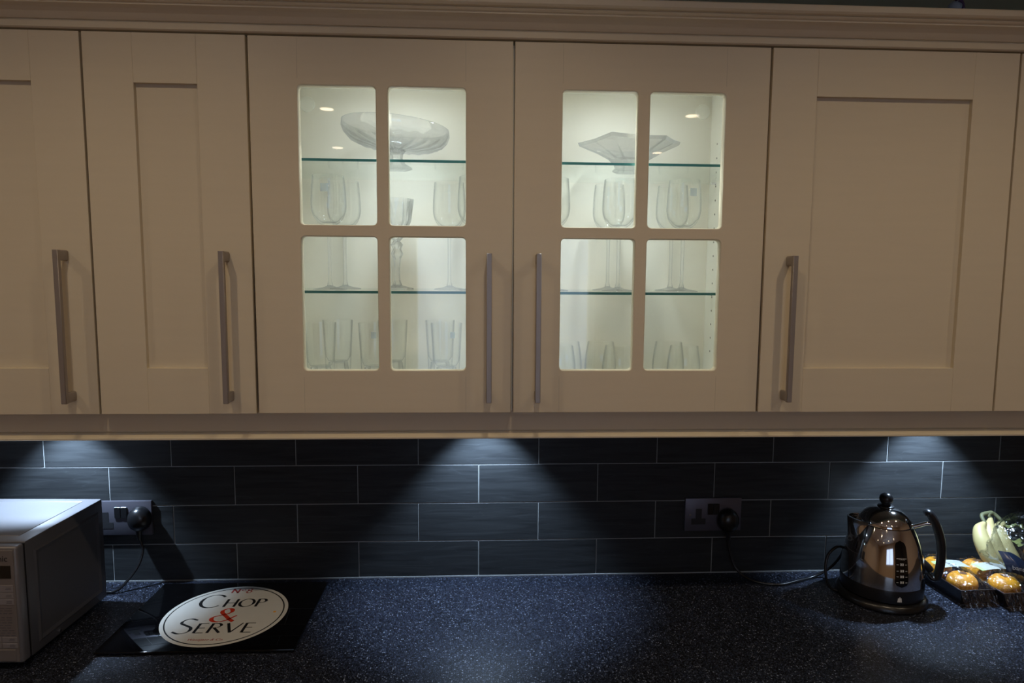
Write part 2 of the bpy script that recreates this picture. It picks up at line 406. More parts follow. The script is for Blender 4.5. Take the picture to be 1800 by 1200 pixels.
# worktop and base cabinets under it
b = NB(); box(b, -2.0, 2.2, -.285, WALL+.001, WT-.04, WT, .003, seg=2)
tag(obj('worktop', b, M['granite']), 'black speckled worktop running along the tiled wall', 'worktop')
def handle(bm, x, z0, z1, yf=-.035):
    """square bar handle with a rounded foot at each end; door face at y=0"""
    box(bm, x-.005, x+.005, yf, yf+.009, z0, z1, .0008)
    for s, zz in ((1, z0), (-1, z1)):
        za, zb = (zz, zz+.020) if s > 0 else (zz-.020, zz)
        box(bm, x-.0046, x+.0046, yf+.006, .0, za+.0003, zb, .003, seg=3)
def cabinet_carcass(bm, x0, x1, z0, z1, y1=.28, t=.018, shelf=True):
    box(bm, x0, x0+t, .021, y1, z0, z1); box(bm, x1-t, x1, .021, y1, z0, z1)
    box(bm, x0+t, x1-t, .021, y1, z0, z0+t); box(bm, x0+t, x1-t, .021, y1, z1-t, z1)
    box(bm, x0, x1, y1, y1+.006, z0, z1)
def shaker_door(parent, x0, x1, z0, z1, hx, hz=(1.428, 1.717)):
    R = .09
    b = NB()
    box(b, x0, x0+R, 0, .02, z0, z1, .0006); box(b, x1-R, x1, 0, .02, z0, z1, .0006)
    box(b, x0+R+.0001, x1-R-.0001, 0.0001, .0199, z0, z0+R, .0004); box(b, x0+R+.0001, x1-R-.0001, 0.0001, .0199, z1-R, z1, .0004)
    d = obj('door', b, M['door'], parent)
    b = NB(); box(b, x0+R-.002, x1-R+.002, .0095, .018, z0+R-.002, z1-R+.002); obj('door_panel', b, M['door'], d)
    if hx is not None:
        b = NB(); handle(b, hx, hz[0], hz[1]); lab(obj('handle', b, M['nickel'], d, smooth=40), 'brushed metal bar handle')
    return d
G = .0022
Z0C, Z1C = DB+.001, DT-.001
def wall_cabinet(x0, x1, label, hx):
    t = thing('wall_cabinet', label, 'cabinet', (0, 0, 0))
    b = NB(); cabinet_carcass(b, x0+.0005, x1-.0005, Z0C, Z1C); obj('carcass', b, M['carcass'], t)
    shaker_door(t, x0+G, x1-G, DB, DT, hx)
    return t
wall_cabinet(-1.3, -.8, 'cream shaker wall cabinet at far left, above the microwave', -.8465)
wall_cabinet(-.8, -.5, 'narrow cream shaker wall cabinet left of the glazed double cabinet', -.5475)
wall_cabinet(.5, 1.0, 'wide cream shaker wall cabinet right of the glazed cabinet, above the kettle', .5495)
wall_cabinet(1.0, 1.5, 'cream wall cabinet cut off by the right edge of the photo', None)

# glazed double cabinet
gc = thing('glazed_wall_cabinet', 'cream double wall cabinet with lit glass doors showing glassware', 'cabinet')
b = NB(); cabinet_carcass(b, -.4995, .4995, Z0C, Z1C); box(b, -.012, .012, .0215, .028, Z0C+.018, Z1C-.018); obj('carcass', b, M['inside'], gc)  # centre strip added behind the door gap to stop inner light leaking through
def pane_door(x0, x1, cols, hx):
    zs = ((1.4875, 1.7475), (1.770, 2.0290)); y0 = 0
    loops = [[(x0, DB), (x1, DB), (x1, DT), (x0, DT)]]
    for ca, cb in cols:
        for za, zb in zs: loops.append(rrect(ca, cb, za, zb, .008)[::-1])
    me = poly2d('door', loops, .02, .0016)
    me.transform(Matrix.Translation((0, .01, 0))@Matrix.Rotation(PI/2, 4, 'X'))
    d = obj('door', me, [M['door'], M['joint']], gc)
    bm = NB(); bm.from_mesh(d.data)
    xa, xb = cols[0][0], cols[1][1]
    for x in (xa, xb):
        box(bm, x-.0003, x+.0003, -.0001, .001, zs[1][1]+.012, DT-.003, mi=1); box(bm, x-.0003, x+.0003, -.0001, .001, DB+.003, zs[0][0]-.012, mi=1)
    bm.to_mesh(d.data); bm.free()
    for ca, cb in cols:
        for za, zb in zs:
            b = NB(); box(b, ca-.004, cb+.004, .0075, .0105, za-.004, zb+.004); obj('pane', b, M['pane'], d)
    b = NB(); handle(b, hx, 1.428, 1.717); lab(obj('handle', b, M['nickel'], d, smooth=40), 'brushed metal bar handle')
pane_door(-.5+G, -G*.8, ((-.4080, -.2625), (-.2395, -.0920)), -.0465)
pane_door(G*.8, .5-G, ((.0940, .2405), (.2640, .4120)), .0485)
for z in (1.8968, 1.6403):
    b = NB(); box(b, -.480, .480, .030, .276, z-.003, z+.003, .0004)
    b.normal_update()
    for f in b.faces:
        c = f.calc_center_median()
        if abs(f.normal.z) < .5: f.material_index = 1 if c.y < .04 else 0
    o = obj('glass_shelf', b, [M['shelf'], M['shelf_edge']], gc)
    lab(o, 'clear glass shelf with a green front edge')
    for sx in (-1, 1):
        for y in (.07, .235):
            b = NB(); cyl(b, (sx*.4815, y, z-.0065), (sx*.470, y, z-.0065), .003, n=10); obj('shelf_support', b, M['screw'], gc)
b = NB()
for sx in (-1, 1):
    for y in (.07, .235):
        for i in range(16): cyl(b, (sx*.4814, y, 1.50+i*.032), (sx*.4808, y, 1.50+i*.032), .0022, n=8)
o = obj('peg_holes', b, M['hole'], gc); o['kind'] = 'stuff'
for x in (-.460, .460):
    b = NB(); cyl(b, (x, .2800, 2.062), (x, .2775, 2.062), .0175, .0165, n=32); lab(obj('hanger_cap', b, M['cap'], gc, smooth=30), 'round white cap in the upper back corner')
for x in (-.235, .235):
    t = thing('cabinet_light', 'small round light in the glazed cabinet roof, %s bowl' % ('left, over the round' if x < 0 else 'right, over the faceted'), 'light', (x, .10, Z1C-.018))
    b = NB(); lathe(b, [(0, 0), (.032, 0), (.032, -.006), (.026, -.008), (.026, -.005), (0, -.005)], n=32); obj('bezel', b, M['nickel'], t, smooth=30)
    b = NB(); lathe(b, [(0, -.0052), (.024, -.0052), (.024, -.0065), (0, -.0065)], n=32); obj('lens', b, M['innerbulb'], t)
    lamp('cabinet_lamp', 'SPOT', (0, 0, -.012), P_INNER, INNER, t, size=math.radians(105), blend=1.0, r=.012)

# cornice above, light pelmet below
b = NB()
extrude_profile(b, [(.02, 2.1205), (.0, 2.1205), (-.003, 2.1225), (-.003, 2.1335), (.0, 2.1350), (.0, 2.1365), (-.004, 2.1365), (-.008, 2.1400), (-.014, 2.146), (-.022, 2.151), (-.031, 2.1545), (-.031, 2.1575), (-.035, 2.1585), (-.038, 2.161), (-.036, 2.164), (-.043, 2.165), (-.047, 2.168), (-.048, 2.177), (-.046, 2.1795), (.02, 2.1795)], -1.32, 1.55)
tag(obj('cornice', b, M['door']), 'long cream moulded cornice along the top of the wall cabinets', 'moulding')
b = NB()
extrude_profile(b, [(.050, 1.4005), (.030, 1.4005), (.030, 1.3605), (.032, 1.3595), (.032, 1.3585), (.029, 1.3575), (.028, 1.3545), (.022, 1.3522), (.0175, 1.3508), (.0155, 1.3492), (.0155, 1.3465), (.018, 1.3450), (.050, 1.3450)], -1.32, 1.55)
tag(obj('light_pelmet', b, M['door']), 'long cream pelmet strip under the wall cabinets hiding the lights', 'moulding')

# downlights under the wall cabinets
for i, (x, where) in enumerate(((-1.05, 'left, above the microwave'), (-.053, 'middle, under the glazed cabinet'), (1.07, 'right, above the kettle'))):
    t = thing('under_cabinet_light', 'round cool white light under the wall cabinets, ' + where, 'light', (x, .238, Z0C))
    b = NB(); lathe(b, [(0, 0), (.034, 0), (.034, -.007), (.028, -.009), (.028, -.004), (0, -.004)], n=32); obj('bezel', b, M['nickel'], t, smooth=30)
    b = NB(); lathe(b, [(0, -.0042), (.026, -.0042), (.026, -.0056), (0, -.0056)], n=32); obj('lens', b, M['coolbulb'], t)
    lamp('under_cabinet_lamp', 'SPOT', (0, 0, -.011), P_UNDER, COOL, t, size=math.radians(87), blend=.55, r=.008)

# ceiling downlights
for row, (y, xs, pw) in enumerate(((-.57, (-1.49, -.72, .03, .80, 1.57), P_CEIL), (-1.785, (-1.6, -.755, .08, .915, 1.75), P_CEIL2), (-2.7, (-.9, .08, 1.0), P_CEIL2*.7))):
    for x in xs:
        t = thing('ceiling_light', 'recessed ceiling downlight, %s row, %s' % (('nearest the cabinets', 'just behind the camera', 'nearest the window')[row], ('leftmost', 'second from left', 'third from left', 'fourth from left', 'rightmost')[xs.index(x)]), 'light', (x, y, CEIL), group='recessed ceiling downlights')
        b = NB(); lathe(b, [(0, .0), (.045, .0), (.045, -.003), (.036, -.005), (.034, -.002), (0, -.002)], n=28); obj('bezel', b, M['screw'], t, smooth=30)
        b = NB(); lathe(b, [(0, -.0022), (.030, -.0022), (.030, -.0035), (0, -.0035)], n=28); obj('lens', b, M['warmbulb'], t)
        lamp('ceiling_lamp', 'SPOT', (0, 0, -.008), pw, WARM, t, size=math.radians(150 if row == 0 else 130), blend=1.0, r=.02)

# base cabinets (only the worktop's support, below the photograph)
t = None
for x0, wd in ((-1.9, .6), (-1.3, .5), (-.8, .6), (-.2, .6), (.4, .6), (1.0, .5), (1.5, .6)):
    t = thing('base_cabinet', 'cream shaker base cabinet below the worktop, ' + {-1.9: 'leftmost', -1.3: 'under the microwave', -.8: 'under the chopping board', -.2: 'under the middle of the worktop', .4: 'under the right socket', 1.0: 'under the kettle and fruit', 1.5: 'rightmost'}[x0], 'cabinet', (x0, -.25, 0), group='base cabinets below the worktop')
    b = NB(); box(b, .001, wd-.001, .021, .57, .10, WT-.0405); box(b, .001, wd-.001, .07, .09, 0, .10); obj('carcass', b, M['carcass'], t)
    shaker_door(t, .002, wd-.002, .155, .865, .05, (.55, .84))

# ------------------------------------------------------------------ glassware in the glazed cabinet
TOPS, MIDS, BOT = 1.8998, 1.6433, Z0C+.018
def wine_glass(name, label, loc, group=None, s=1.0, bowl_h=.104, rmax=.0365, rim=.0325, H=.236, sticker=False):
    t = thing(name, label, 'glass', loc, group=group)
    zb = H-bowl_h
    outer = [(.0055, zb-.004)]; N = 12
    for i in range(N+1):
        u = (i/N)**1.35; r = (rmax*math.sqrt(max(0, 1-(1-u/.42)**2))**.9 if u < .42 else rmax+(rim-rmax)*((u-.42)/.58)**1.7)
        outer.append((max(r, .0055), zb+bowl_h*u))
    inner = [(max(0, r-.0013), z+(.004 if i < 3 else 0)) for i, (r, z) in enumerate(outer[2:])]
    b = NB(); lathe(b, outer+inner[::-1]+[(0, zb+.010)], n=40); obj('bowl', b, M['wine'], t, smooth=60)
    b = NB(); lathe(b, [(0, zb-.003), (.0055, zb-.004), (.0040, zb-.02), (.0034, .07), (.0038, .018), (.0065, .008), (.0, .008)], n=16); obj('stem', b, M['thick'], t, smooth=60)
    b = NB(); lathe(b, [(0, .009), (.0062, .008), (.014, .0048), (.034, .0014), (.0345, .0006), (.034, 0), (0, 0)], n=40); obj('foot', b, M['thick'], t, smooth=60)
    if sticker:
        b = NB(); v = []
        for i in range(5):
            a = -PI/2-.22+i*.11
            v.append([b.verts.new(((rmax-.0001)*1.005*math.cos(a), (rmax-.0001)*1.005*math.sin(a), z)) for z in (H-.036, H-.020)])
        for i in range(4): b.faces.new((v[i][0], v[i+1][0], v[i+1][1], v[i][1]))
        lab(obj('sticker', b, M['sticker'], t), 'small pale blue square sticker')
    return t
g = wine_glass('wine_glass', 'front wine glass at left of the middle shelf, with blue sticker', (-.381, .12, MIDS), 'wine glasses on the middle shelf', sticker=True)
plain = wine_glass('wine_glass', 'rear wine glass at left of the middle shelf, behind the stickered one', (-.366, .205, MIDS), 'wine glasses on the middle shelf')
W_ = 'wine glasses on the middle shelf'
dup(plain, (-.133, .20, MIDS), .3, 'rear wine glass beside the left door\'s right edge, middle shelf', W_)
dup(plain, (-.075, .11, MIDS), .3, 'front wine glass half hidden behind the left door\'s right stile', W_)
dup(plain, (.0905, .12, MIDS), .3, 'wine glass cut off by the left edge of the right door\'s panes', W_)
dup(plain, (.2330, .12, MIDS), .8, 'front wine glass under the faceted bowl, middle shelf', W_)
dup(plain, (.227, .205, MIDS), .8, 'rear wine glass under the faceted bowl, middle shelf', W_)
dup(g, (.3725, .12, MIDS), .25, 'front wine glass at right of the middle shelf, with blue sticker', W_)
dup(plain, (.372, .205, MIDS), .1, 'rear wine glass at right of the middle shelf, against the back', W_)

# cut crystal flute and a plain wide goblet beside it
t = thing('crystal_goblet', 'cut crystal goblet with faceted stem behind the left door\'s centre bar', 'glass', (-.247, .18, MIDS))
def facet(r, z, a): return (r*(1+.07*math.cos(6*a+z*90)), z)
b = NB(); lathe(b, [(.006, .105), (.012, .112), (.022, .130), (.030, .150), (.0375, .196), (.0365, .196), (.029, .152), (.020, .134), (.004, .122)], n=24, tw=lambda r, z, a: (r*(1+(.05*math.cos(12*a) if z < .155 else 0)), z)); obj('bowl', b, M['crystal'], t)
b = NB(); lathe(b, [(.001, .106), (.008, .105), (.014, .098), (.009, .088), (.013, .078), (.008, .068), (.006, .045), (.0065, .02), (.010, .009), (.001, .009)], n=12, tw=facet); obj('stem', b, M['crystal'], t)
b = NB(); lathe(b, [(.001, .010), (.010, .009), (.024, .005), (.0345, .0025), (.0345, 0), (.001, 0)], n=24, tw=lambda r, z, a: (r*(1+.03*math.cos(12*a)), z)); obj('foot', b, M['crystal'], t)

# highball tumblers and low tumblers on the cabinet floor
def tumbler(label, loc, group, H, r0, r1, base, sticker=False, bulge=0):
    t = thing('tumbler', label, 'glass', loc, group=group)
    N = 8; outer = [(r0+(r1-r0)*u+bulge*math.sin(PI*u**.8), H*u) for u in [i/N for i in range(N+1)]]
    ru = lambda z: r0+(r1-r0)*z/H+bulge*math.sin(PI*(z/H)**.8)
    inner = [(ru(z)-.0016, z) for z in [H-(H-base-.012)*i/6 for i in range(7)]]+[(ru(base)*.75, base+.002), (0, base)]
    b = NB(); lathe(b, [(0, 0), (r0-.003, 0), (r0, .003)]+outer[1:]+inner, n=40); obj('body', b, M['wine'], t, smooth=50)
    b = NB(); lathe(b, [(0, .001), (r0-.004, .001), (ru(base*.5)-.002, base*.5), (ru(base)*.72, base-.001), (0, base-.003)], n=18, tw=lambda r, z, a: (r*(1+.05*math.cos(9*a)), z)); obj('thick_base', b, M['crystal'], t)
    if sticker:
        b = NB(); v = []
        for i in range(4):
            a = -PI/2-.05+i*.11
            v.append([b.verts.new(((ru(z)+.0004)*math.cos(a), (ru(z)+.0004)*math.sin(a), z)) for z in (H-.030, H-.017)])
        for i in range(3): b.faces.new((v[i][0], v[i+1][0], v[i+1][1], v[i][1]))
        lab(obj('sticker', b, M['sticker'], t), 'small pale blue square sticker')
    return t
HB = 'tall tumblers on the cabinet floor'
h0 = tumbler('tall tumbler with sticker at lower left of the left door, second from left', (-.290, .12, BOT), HB, .152, .025, .0335, .058, True)
h1 = tumbler('tall tumbler at far left of the cabinet floor, front', (-.404, .12, BOT), HB, .152, .025, .0335, .058)
dup(h1, (-.385, .205, BOT), .5, 'tall tumbler at far left of the cabinet floor, behind the front one', HB)
dup(h1, (-.262, .21, BOT), .5, 'tall tumbler behind the centre bar of the left door, rear', HB)
dup(h0, (-.136, .12, BOT), .35, 'tall tumbler with sticker at lower right of the left door, front', HB)
dup(h1, (-.155, .21, BOT), .35, 'tall tumbler at lower right of the left door, behind the stickered one', HB)
LB = 'low tumblers on the cabinet floor'
l0 = tumbler('low rounded tumbler at centre of the right door, front', (.239, .12, BOT), LB, .104, .029, .030, .018, False, .007)
for (x, y, r, s) in ((.214, .205, .2, 'low rounded tumbler at centre of the right door, rear'), (.383, .12, .4, 'low rounded tumbler at lower right of the right door, front'),
                     (.373, .205, .4, 'low rounded tumbler at lower right of the right door, rear'), (.108, .12, .1, 'low rounded tumbler at lower left corner of the right door, front'), (.135, .21, .1, 'low rounded tumbler at lower left of the right door, rear')):
    dup(l0, (x, y, BOT), r, s, LB)

# footed crystal bowl (left) and faceted dish (right) on the top shelf
t = thing('footed_bowl', 'round footed glass bowl with swirled ribs on the top shelf, left door', 'bowl', (-.244, .155, TOPS))
def swirl(r, z, a):
    w = max(0, min(1, (r-.03)/.05))*max(0, min(1, (.072-z)/.02))
    return (r, z+.003*w*math.cos(18*a+r*60)+(-r*math.cos(a))*.08+.010*w*0)
b = NB(); lathe(b, [(.001, .038), (.022, .039), (.050, .042), (.078, .048), (.098, .056), (.109, .066), (.1140, .078), (.1130, .090), (.1100, .090), (.1108, .078), (.106, .068), (.095, .060), (.075, .053), (.045, .048), (.001, .045)], n=96, tw=swirl); obj('bowl', b, M['crystal'], t, smooth=50)
b = NB(); lathe(b, [(.001, .043), (.024, .041), (.015, .033), (.013, .023), (.018, .012), (.031, .004), (.033, 0), (.001, 0)], n=12, tw=lambda r, z, a: (r*(1+.06*math.cos(6*a)), z)); obj('foot', b, M['crystal'], t)
t = thing('faceted_dish', 'faceted crystal dish on a narrow foot on the top shelf, right door', 'bowl', (.258, .150, TOPS))
def hexa(n_pts):
    b = NB(); rings = []
    for r, z, w in n_pts:
        ring = []
        for i in range(12):
            a = 2*PI*i/12; k = 1.0 if i % 2 == 0 else math.cos(PI/6)*1.01
            ring.append(b.verts.new((r*k*math.cos(a), r*k*math.sin(a)*.93, z+(w if i % 4 == 0 else -w*.4))))
        rings.append(ring)
    for p, q in zip(rings[:-1], rings[1:]):
        for i in range(12): b.faces.new((p[i], p[(i+1) % 12], q[(i+1) % 12], q[i]))
    b.faces.new(rings[0][::-1]); b.faces.new(rings[-1]); return b
obj('bowl', hexa([(.031, .006, 0), (.033, .014, 0), (.045, .026, .001), (.074, .041, .002), (.109, .055, .004), (.112, .062, .004), (.107, .062, .004), (.071, .048, .002), (.040, .036, .001), (.015, .026, 0)]), M['crystal'], t)
obj('foot', hexa([(.036, 0, 0), (.036, .003, 0), (.032, .0062, 0), (.010, .0062, 0)]), M['crystal'], t)

# ------------------------------------------------------------------ sockets and plugs
def twin_socket(label, cx, cz, screws=True):
    t = thing('double_socket', label, 'socket', (cx, WALL, cz))
    b = NB(); box(b, -.073, .073, -.0085, -.0002, -.043, .043, .0012, seg=2); obj('face_plate', b, M['steel'], t, smooth=30)
    for s in (-1, 1):
        b = NB(); x = s*.036 - (.0 if s < 0 else 0)
        x = -.038 if s < 0 else .038
        box(b, x-.0078, x+.0078, -.0092, -.0084, -.0100, .0155); box(b, x-.0185, x+.0185, -.0092, -.0084, -.0255, -.0100)
        lab(obj('outlet', b, M['mattblack'], t), 'black three-pin outlet')
        b = NB(); xs = -.0078 if s < 0 else .0078
        box(b, xs-.0075, xs+.0075, -.0112, -.0084, .000, .0290, .001); lab(obj('switch', b, M['black'], t), 'black rocker switch')
        b = NB(); xs = s*.060; cyl(b, (xs, -.0084, .0), (xs, -.0096, .0), .0028, n=14); obj('screw', b, M['screw'], t, smooth=30)
    return t
twin_socket('brushed metal double socket behind the microwave\'s right side', -.943, 1.0760)
twin_socket('brushed metal double socket between the board and the kettle', .5345, 1.0690)
def plug_with_cord(label, x, z, path, loc_label='plug'):
    t = thing('plug', label, 'plug', (x, WALL-.0095, z))
    b = NB()
    lathe(b, [(0, .0), (.0262, .0), (.0275, .004), (.0262, .014), (.021, .024), (.011, .029), (0, .030)], n=32)
    bmesh.ops.transform(b, matrix=Matrix.Rotation(PI/2, 4, 'X')@Matrix.Scale(1.0, 4), verts=b.verts)
    for v in b.verts: v.co.z *= 1.14
    obj('plug_body', b, M['black'], t, smooth=60)
    b = NB(); cyl(b, (0, -.012, -.024), (0, -.013, -.050), .0075, .0045, n=14); obj('strain_relief', b, M['black'], t, smooth=60)
    b = NB(); L = Vector(t.location)
    tube(b, [(0, -.013, -.045)]+[Vector(p)-L for p in path], .0033, n=10, k=10); obj('cord', b, M['black'], t, smooth=60)
    return t
plug_with_cord('black plug and cord in the right socket, cord running to the kettle', .571, 1.0560,
    [(.573, .300, .985), (.590, .290, .935), (.625, .262, .916), (.680, .245, .9138), (.735, .262, .9138), (.790, .285, .9138), (.83, .285, .935), (.843, .262, .975), (.835, .235, 1.01), (.812, .225, 1.018), (.789, .22, 1.000), (.781, .215, .970), (.784, .21, .938), (.794, .208, .921), (.8075, .205, .9155)])
plug_with_cord('black plug and cord in the socket beside the microwave', -.895, 1.0770,
    [(-.888, .302, 1.000), (-.897, .290, .962), (-.922, .27, .926), (-.94, .262, .9145), (-.96, .262, .9140), (-1.02, .272, .9140)])

# ------------------------------------------------------------------ microwave
mw = thing('microwave_oven', 'silver microwave oven at the left edge on the black worktop', 'microwave', (-.9440, -.0457, WT), math.radians(-2.0))
MW = .445; ZT = .247
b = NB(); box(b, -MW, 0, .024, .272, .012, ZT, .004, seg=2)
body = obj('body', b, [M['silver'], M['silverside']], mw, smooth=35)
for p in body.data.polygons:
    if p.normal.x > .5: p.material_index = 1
b = NB(); box(b, -MW+.0, 0, .0, .0225, .012, ZT-.0015, .0055, seg=3); fr = obj('front_frame', b, M['silver'], mw, smooth=35)
b = NB(); box(b, -MW+.001, -.001, .0222, .0243, .0135, ZT-.003); lab(obj('seam', b, M['mattblack'], mw), 'dark seam behind the front frame')
# pressed panel in the right side (raised border) and in the top
def ring(bm, plane, a0, a1, b0, b1, w_, at_, h):
    o = [(a0, b0), (a1, b0), (a1, b1), (a0, b1)]; i = [(a0+w_, b0+w_), (a1-w_, b0+w_), (a1-w_, b1-w_), (a0+w_, b1-w_)]
    mk = (lambda p, d: (at_+d, p[0], p[1])) if plane == 'x' else (lambda p, d: (p[0], p[1], at_+d))
    vo = [bm.verts.new(mk(p, 0)) for p in o]; m1 = [bm.verts.new(mk(((p[0]*.65+q[0]*.35), (p[1]*.65+q[1]*.35)), h)) for p, q in zip(o, i)]; vi = [bm.verts.new(mk(q, h*.2)) for q in i]
    for k in range(4):
        j = (k+1) % 4; bm.faces.new((vo[k], vo[j], m1[j], m1[k])); bm.faces.new((m1[k], m1[j], vi[j], vi[k]))
    bm.faces.new(vi)
b = NB(); ring(b, 'x', .045, .255, .030, .222, .012, 0.0, .0022); obj('pressed_side_panel', b, M['silverside'], mw)
b = NB(); ring(b, 'z', -MW+.04, -.030, .050, .250, .003, ZT, .0010); obj('pressed_top_panel', b, M['silver'], mw)
b = NB(); cyl(b, (.0, .105, .020), (.0022, .105, .020), .0032, n=14); obj('side_screw', b, M['screw'], mw, smooth=40)
for x in (-MW+.04, -.04):
    for y in (.05, .24):
        b = NB(); cyl(b, (x, y, 0), (x, y, .0125), .012, n=16); obj('foot', b, M['black'], mw)
# control panel at the right of the front, door left of it
PX0, PX1 = -.118, -.006
b = NB(); box(b, PX0, PX1, -.0012, .001, .016, ZT-.008, .0004); cp = obj('control_panel', b, M['panel'], mw)
b = NB(); box(b, -MW+.012, PX0-.004, -.004, .001, .016, ZT-.008, .002, seg=2); md = lab(obj('door', b, M['silver'], mw, smooth=35), 'silver framed microwave door')
b = NB(); box(b, -MW+.055, PX0-.045, -.0046, -.003, .06, ZT-.05, .001); lab(obj('door_window', b, M['display'], md), 'dark door window')
b = NB(); box(b, PX0-.0025, PX1-.006, -.0018, -.001, .184, .209); obj('display', b, M['display'], cp)
tm = text_mesh('Panasonic', .0165, align='RIGHT', spacing=.98)
tm.transform(Matrix.Translation((-.0165, -.0014, .2175))@Matrix.Rotation(PI/2, 4, 'X')); lab(obj('lettering', tm, M['inkblack'], cp), 'black maker\'s name')
for k, (za, zb) in enumerate(((.157, .171), (.144, .1555), (.1315, .1425), (.056, .067), (.045, .054))):
    for xa, xb in ((-.108, -.074), (-.072, -.0385), (-.0365, -.0085+(-.001*(k < 3)))):
        b = NB(); box(b, xa, xb, -.0019, -.001, za, zb, .0004); bt = obj('button', b, M['button'], cp)
        b = NB(); cx = (xa+xb)/2+.004; box(b, cx-.004, cx+.006, -.0021, -.0018, (za+zb)/2+.0008, (za+zb)/2+.0020); box(b, cx-.005, cx+.006, -.0021, -.0018, (za+zb)/2-.0024, (za+zb)/2-.0010); obj('marking', b, M['print'], bt)
b = NB()
for k in range(11):
    z = .124-k*.0052-(.003 if k > 2 else 0)
    x = -.105
    while x < -.016:
        l = random.uniform(.006, .016); box(b, x, min(x+l, -.011), -.0015, -.001, z, z+.0016); x += l+.003
obj('small_print', b, M['print'], cp)['kind'] = 'stuff'
b = NB(); box(b, PX0+.006, PX1-.006, -.0030, -.001, .0185, .042, .001); lab(obj('door_button', b, M['panel'], cp), 'wide door opening button')

# ------------------------------------------------------------------ glass board with lettering
bd = thing('chopping_board', 'black glass chopping board with white oval sign, lying on the worktop', 'chopping board', (-.6375, .1435, WT), math.radians(-.3))
b = NB(); box(b, -.1985, .1985, -.150, .150, .003, .0075, .0008, seg=2); obj('glass_slab', b, M['boardglass'], bd, smooth=40)
for sx in (-1, 1):
    for sy in (-1, 1):
        b = NB(); cyl(b, (sx*.165, sy*.125, 0), (sx*.165, sy*.125, .0032), .010, n=20); obj('rubber_foot', b, M['foot'], bd)
OC = (.007, -.004); ZB = .0076
def disc(r, z0, z1, n=96, hole=0):
    b = NB()
    if hole: lathe(b, [(hole, z0), (r, z0), (r, z1), (hole, z1), (hole, z0)], OC[0], OC[1], n=n)
    else: lathe(b, [(0, z0), (r, z0), (r, z1), (0, z1)], OC[0], OC[1], n=n)
    return b
obj('white_oval', disc(.1325, ZB-.0002, ZB), M['boardwhite'], bd)
obj('printed_ring', disc(.1245, ZB, ZB+.00012, hole=.1218), M['inkblack'], bd)
# broad-nib capitals drawn as strokes in a 0..1 box
def arc(cx, cy, rx, ry, a0, a1, n=18):
    return [(cx+rx*math.cos(math.radians(a0+(a1-a0)*i/n)), cy+ry*math.sin(math.radians(a0+(a1-a0)*i/n))) for i in range(n+1)]
GL = {
 'C': (.95, [arc(.50, .5, .48, .5, 42, 318)]), 'O': (1.0, [arc(.5, .5, .48, .5, 0, 360, 30)]),
 'H': (.85, [[(.08, 0), (.08, 1)], [(.77, 0), (.77, 1)], [(.08, .5), (.77, .5)]]),
 'P': (.62, [[(.08, 0), (.08, 1)], [(.08, .99)]+arc(.30, .745, .29, .245, 90, -90, 14)+[(.08, .5)]]),
 'S': (.62, [[(.56, .90)]+arc(.32, .755, .23, .235, 50, 200, 12)+arc(.30, .26, .26, .25, 75, -130, 14)[2:]+[(.02, .13)]]),
 'E': (.58, [[(.08, 0), (.08, 1)], [(.08, .985), (.54, .985)], [(.08, .52), (.48, .52)], [(.08, .015), (.56, .015)]]),
 'R': (.72, [[(.08, 0), (.08, 1)], [(.08, .99)]+arc(.28, .76, .27, .23, 90, -90, 14)+[(.08, .53)], [(.26, .53), (.70, 0)]]),
 'V': (.82, [[(.02, 1), (.41, 0)], [(.41, 0), (.80, 1)]]),
 'N': (.85, [[(.08, 0), (.08, 1)], [(.08, 1), (.77, 0)], [(.77, 0), (.77, 1)]]),
 '8': (.6, [arc(.3, .76, .21, .23, 0, 360, 20), arc(.3, .27, .26, .27, 0, 360, 20)]),
 'o': (.6, [arc(.3, .3, .26, .28, 0, 360, 20)]),
 '&': (.95, [[(.93, .02), (.74, .18), (.30, .66)]+arc(.44, .79, .19, .20, 215, -20, 12)+[(.56, .62), (.30, .48)]+arc(.36, .25, .32, .25, 110, 290, 14)[3:]+[(.66, .12), (.84, .36), (.93, .46)]]),
}
def nib(bm, pts, sx, sy, ox, oy, w_, z, thin=.22):
    P = [Vector((ox+x*sx, oy+y*sy)) for x, y in pts]; n = len(P); L = []; R = []
    closed = (P[0]-P[-1]).length < 1e-5
    for i, p in enumerate(P):
        if closed: t = (P[(i+1) % (n-1)]-P[(i-1) % (n-1)])
        else: t = P[min(i+1, n-1)]-P[max(i-1, 0)]
        t.normalize(); nn = Vector((-t.y, t.x))
        ang = abs(t.x*math.sin(math.radians(12))-t.y*math.cos(math.radians(12)))
        if t.x*t.y > 0 and abs(t.x) > .25: ang *= .45
        ww = w_*(thin+(1-thin)*ang)/2
        L.append(bm.verts.new((*(p+nn*ww), z))); R.append(bm.verts.new((*(p-nn*ww), z)))
    for i in range(n-1): bm.faces.new((R[i], R[i+1], L[i+1], L[i]))
def word(s, x, y, h, w_, m, first=1.0, wide=1.0, gap=.16, name='lettering', label=None):
    """centred at x; first letter taller"""
    tot = 0; items = []
    for i, ch in enumerate(s):
        k = first if i == 0 else 1.0; wd, st = GL[ch]; items.append((ch, k, tot)); tot += (wd*wide*k+gap)*h
    tot -= gap*h
    b = NB()
    for ch, k, off in items:
        yy = y-(k-1)*h*.12 if k > 1 else y
        for st in GL[ch][1]: nib(b, st, h*wide*k, h*k, x-tot/2+off, yy, w_*(1+.25*(k-1)), ZB+.00022)
    o = obj(name, b, m, bd)
    for p in o.data.polygons:
        if p.normal.z < 0: p.flip()
    if label: lab(o, label)
    return o
word('CHOP', .003, .029, .036, .0062, M['inkblack'], first=1.70, wide=.90, label='black capitals CHOP')
word('SERVE', .0045, -.082, .039, .0062, M['inkblack'], first=1.6, wide=1.04, gap=.12, label='black capitals SERVE')
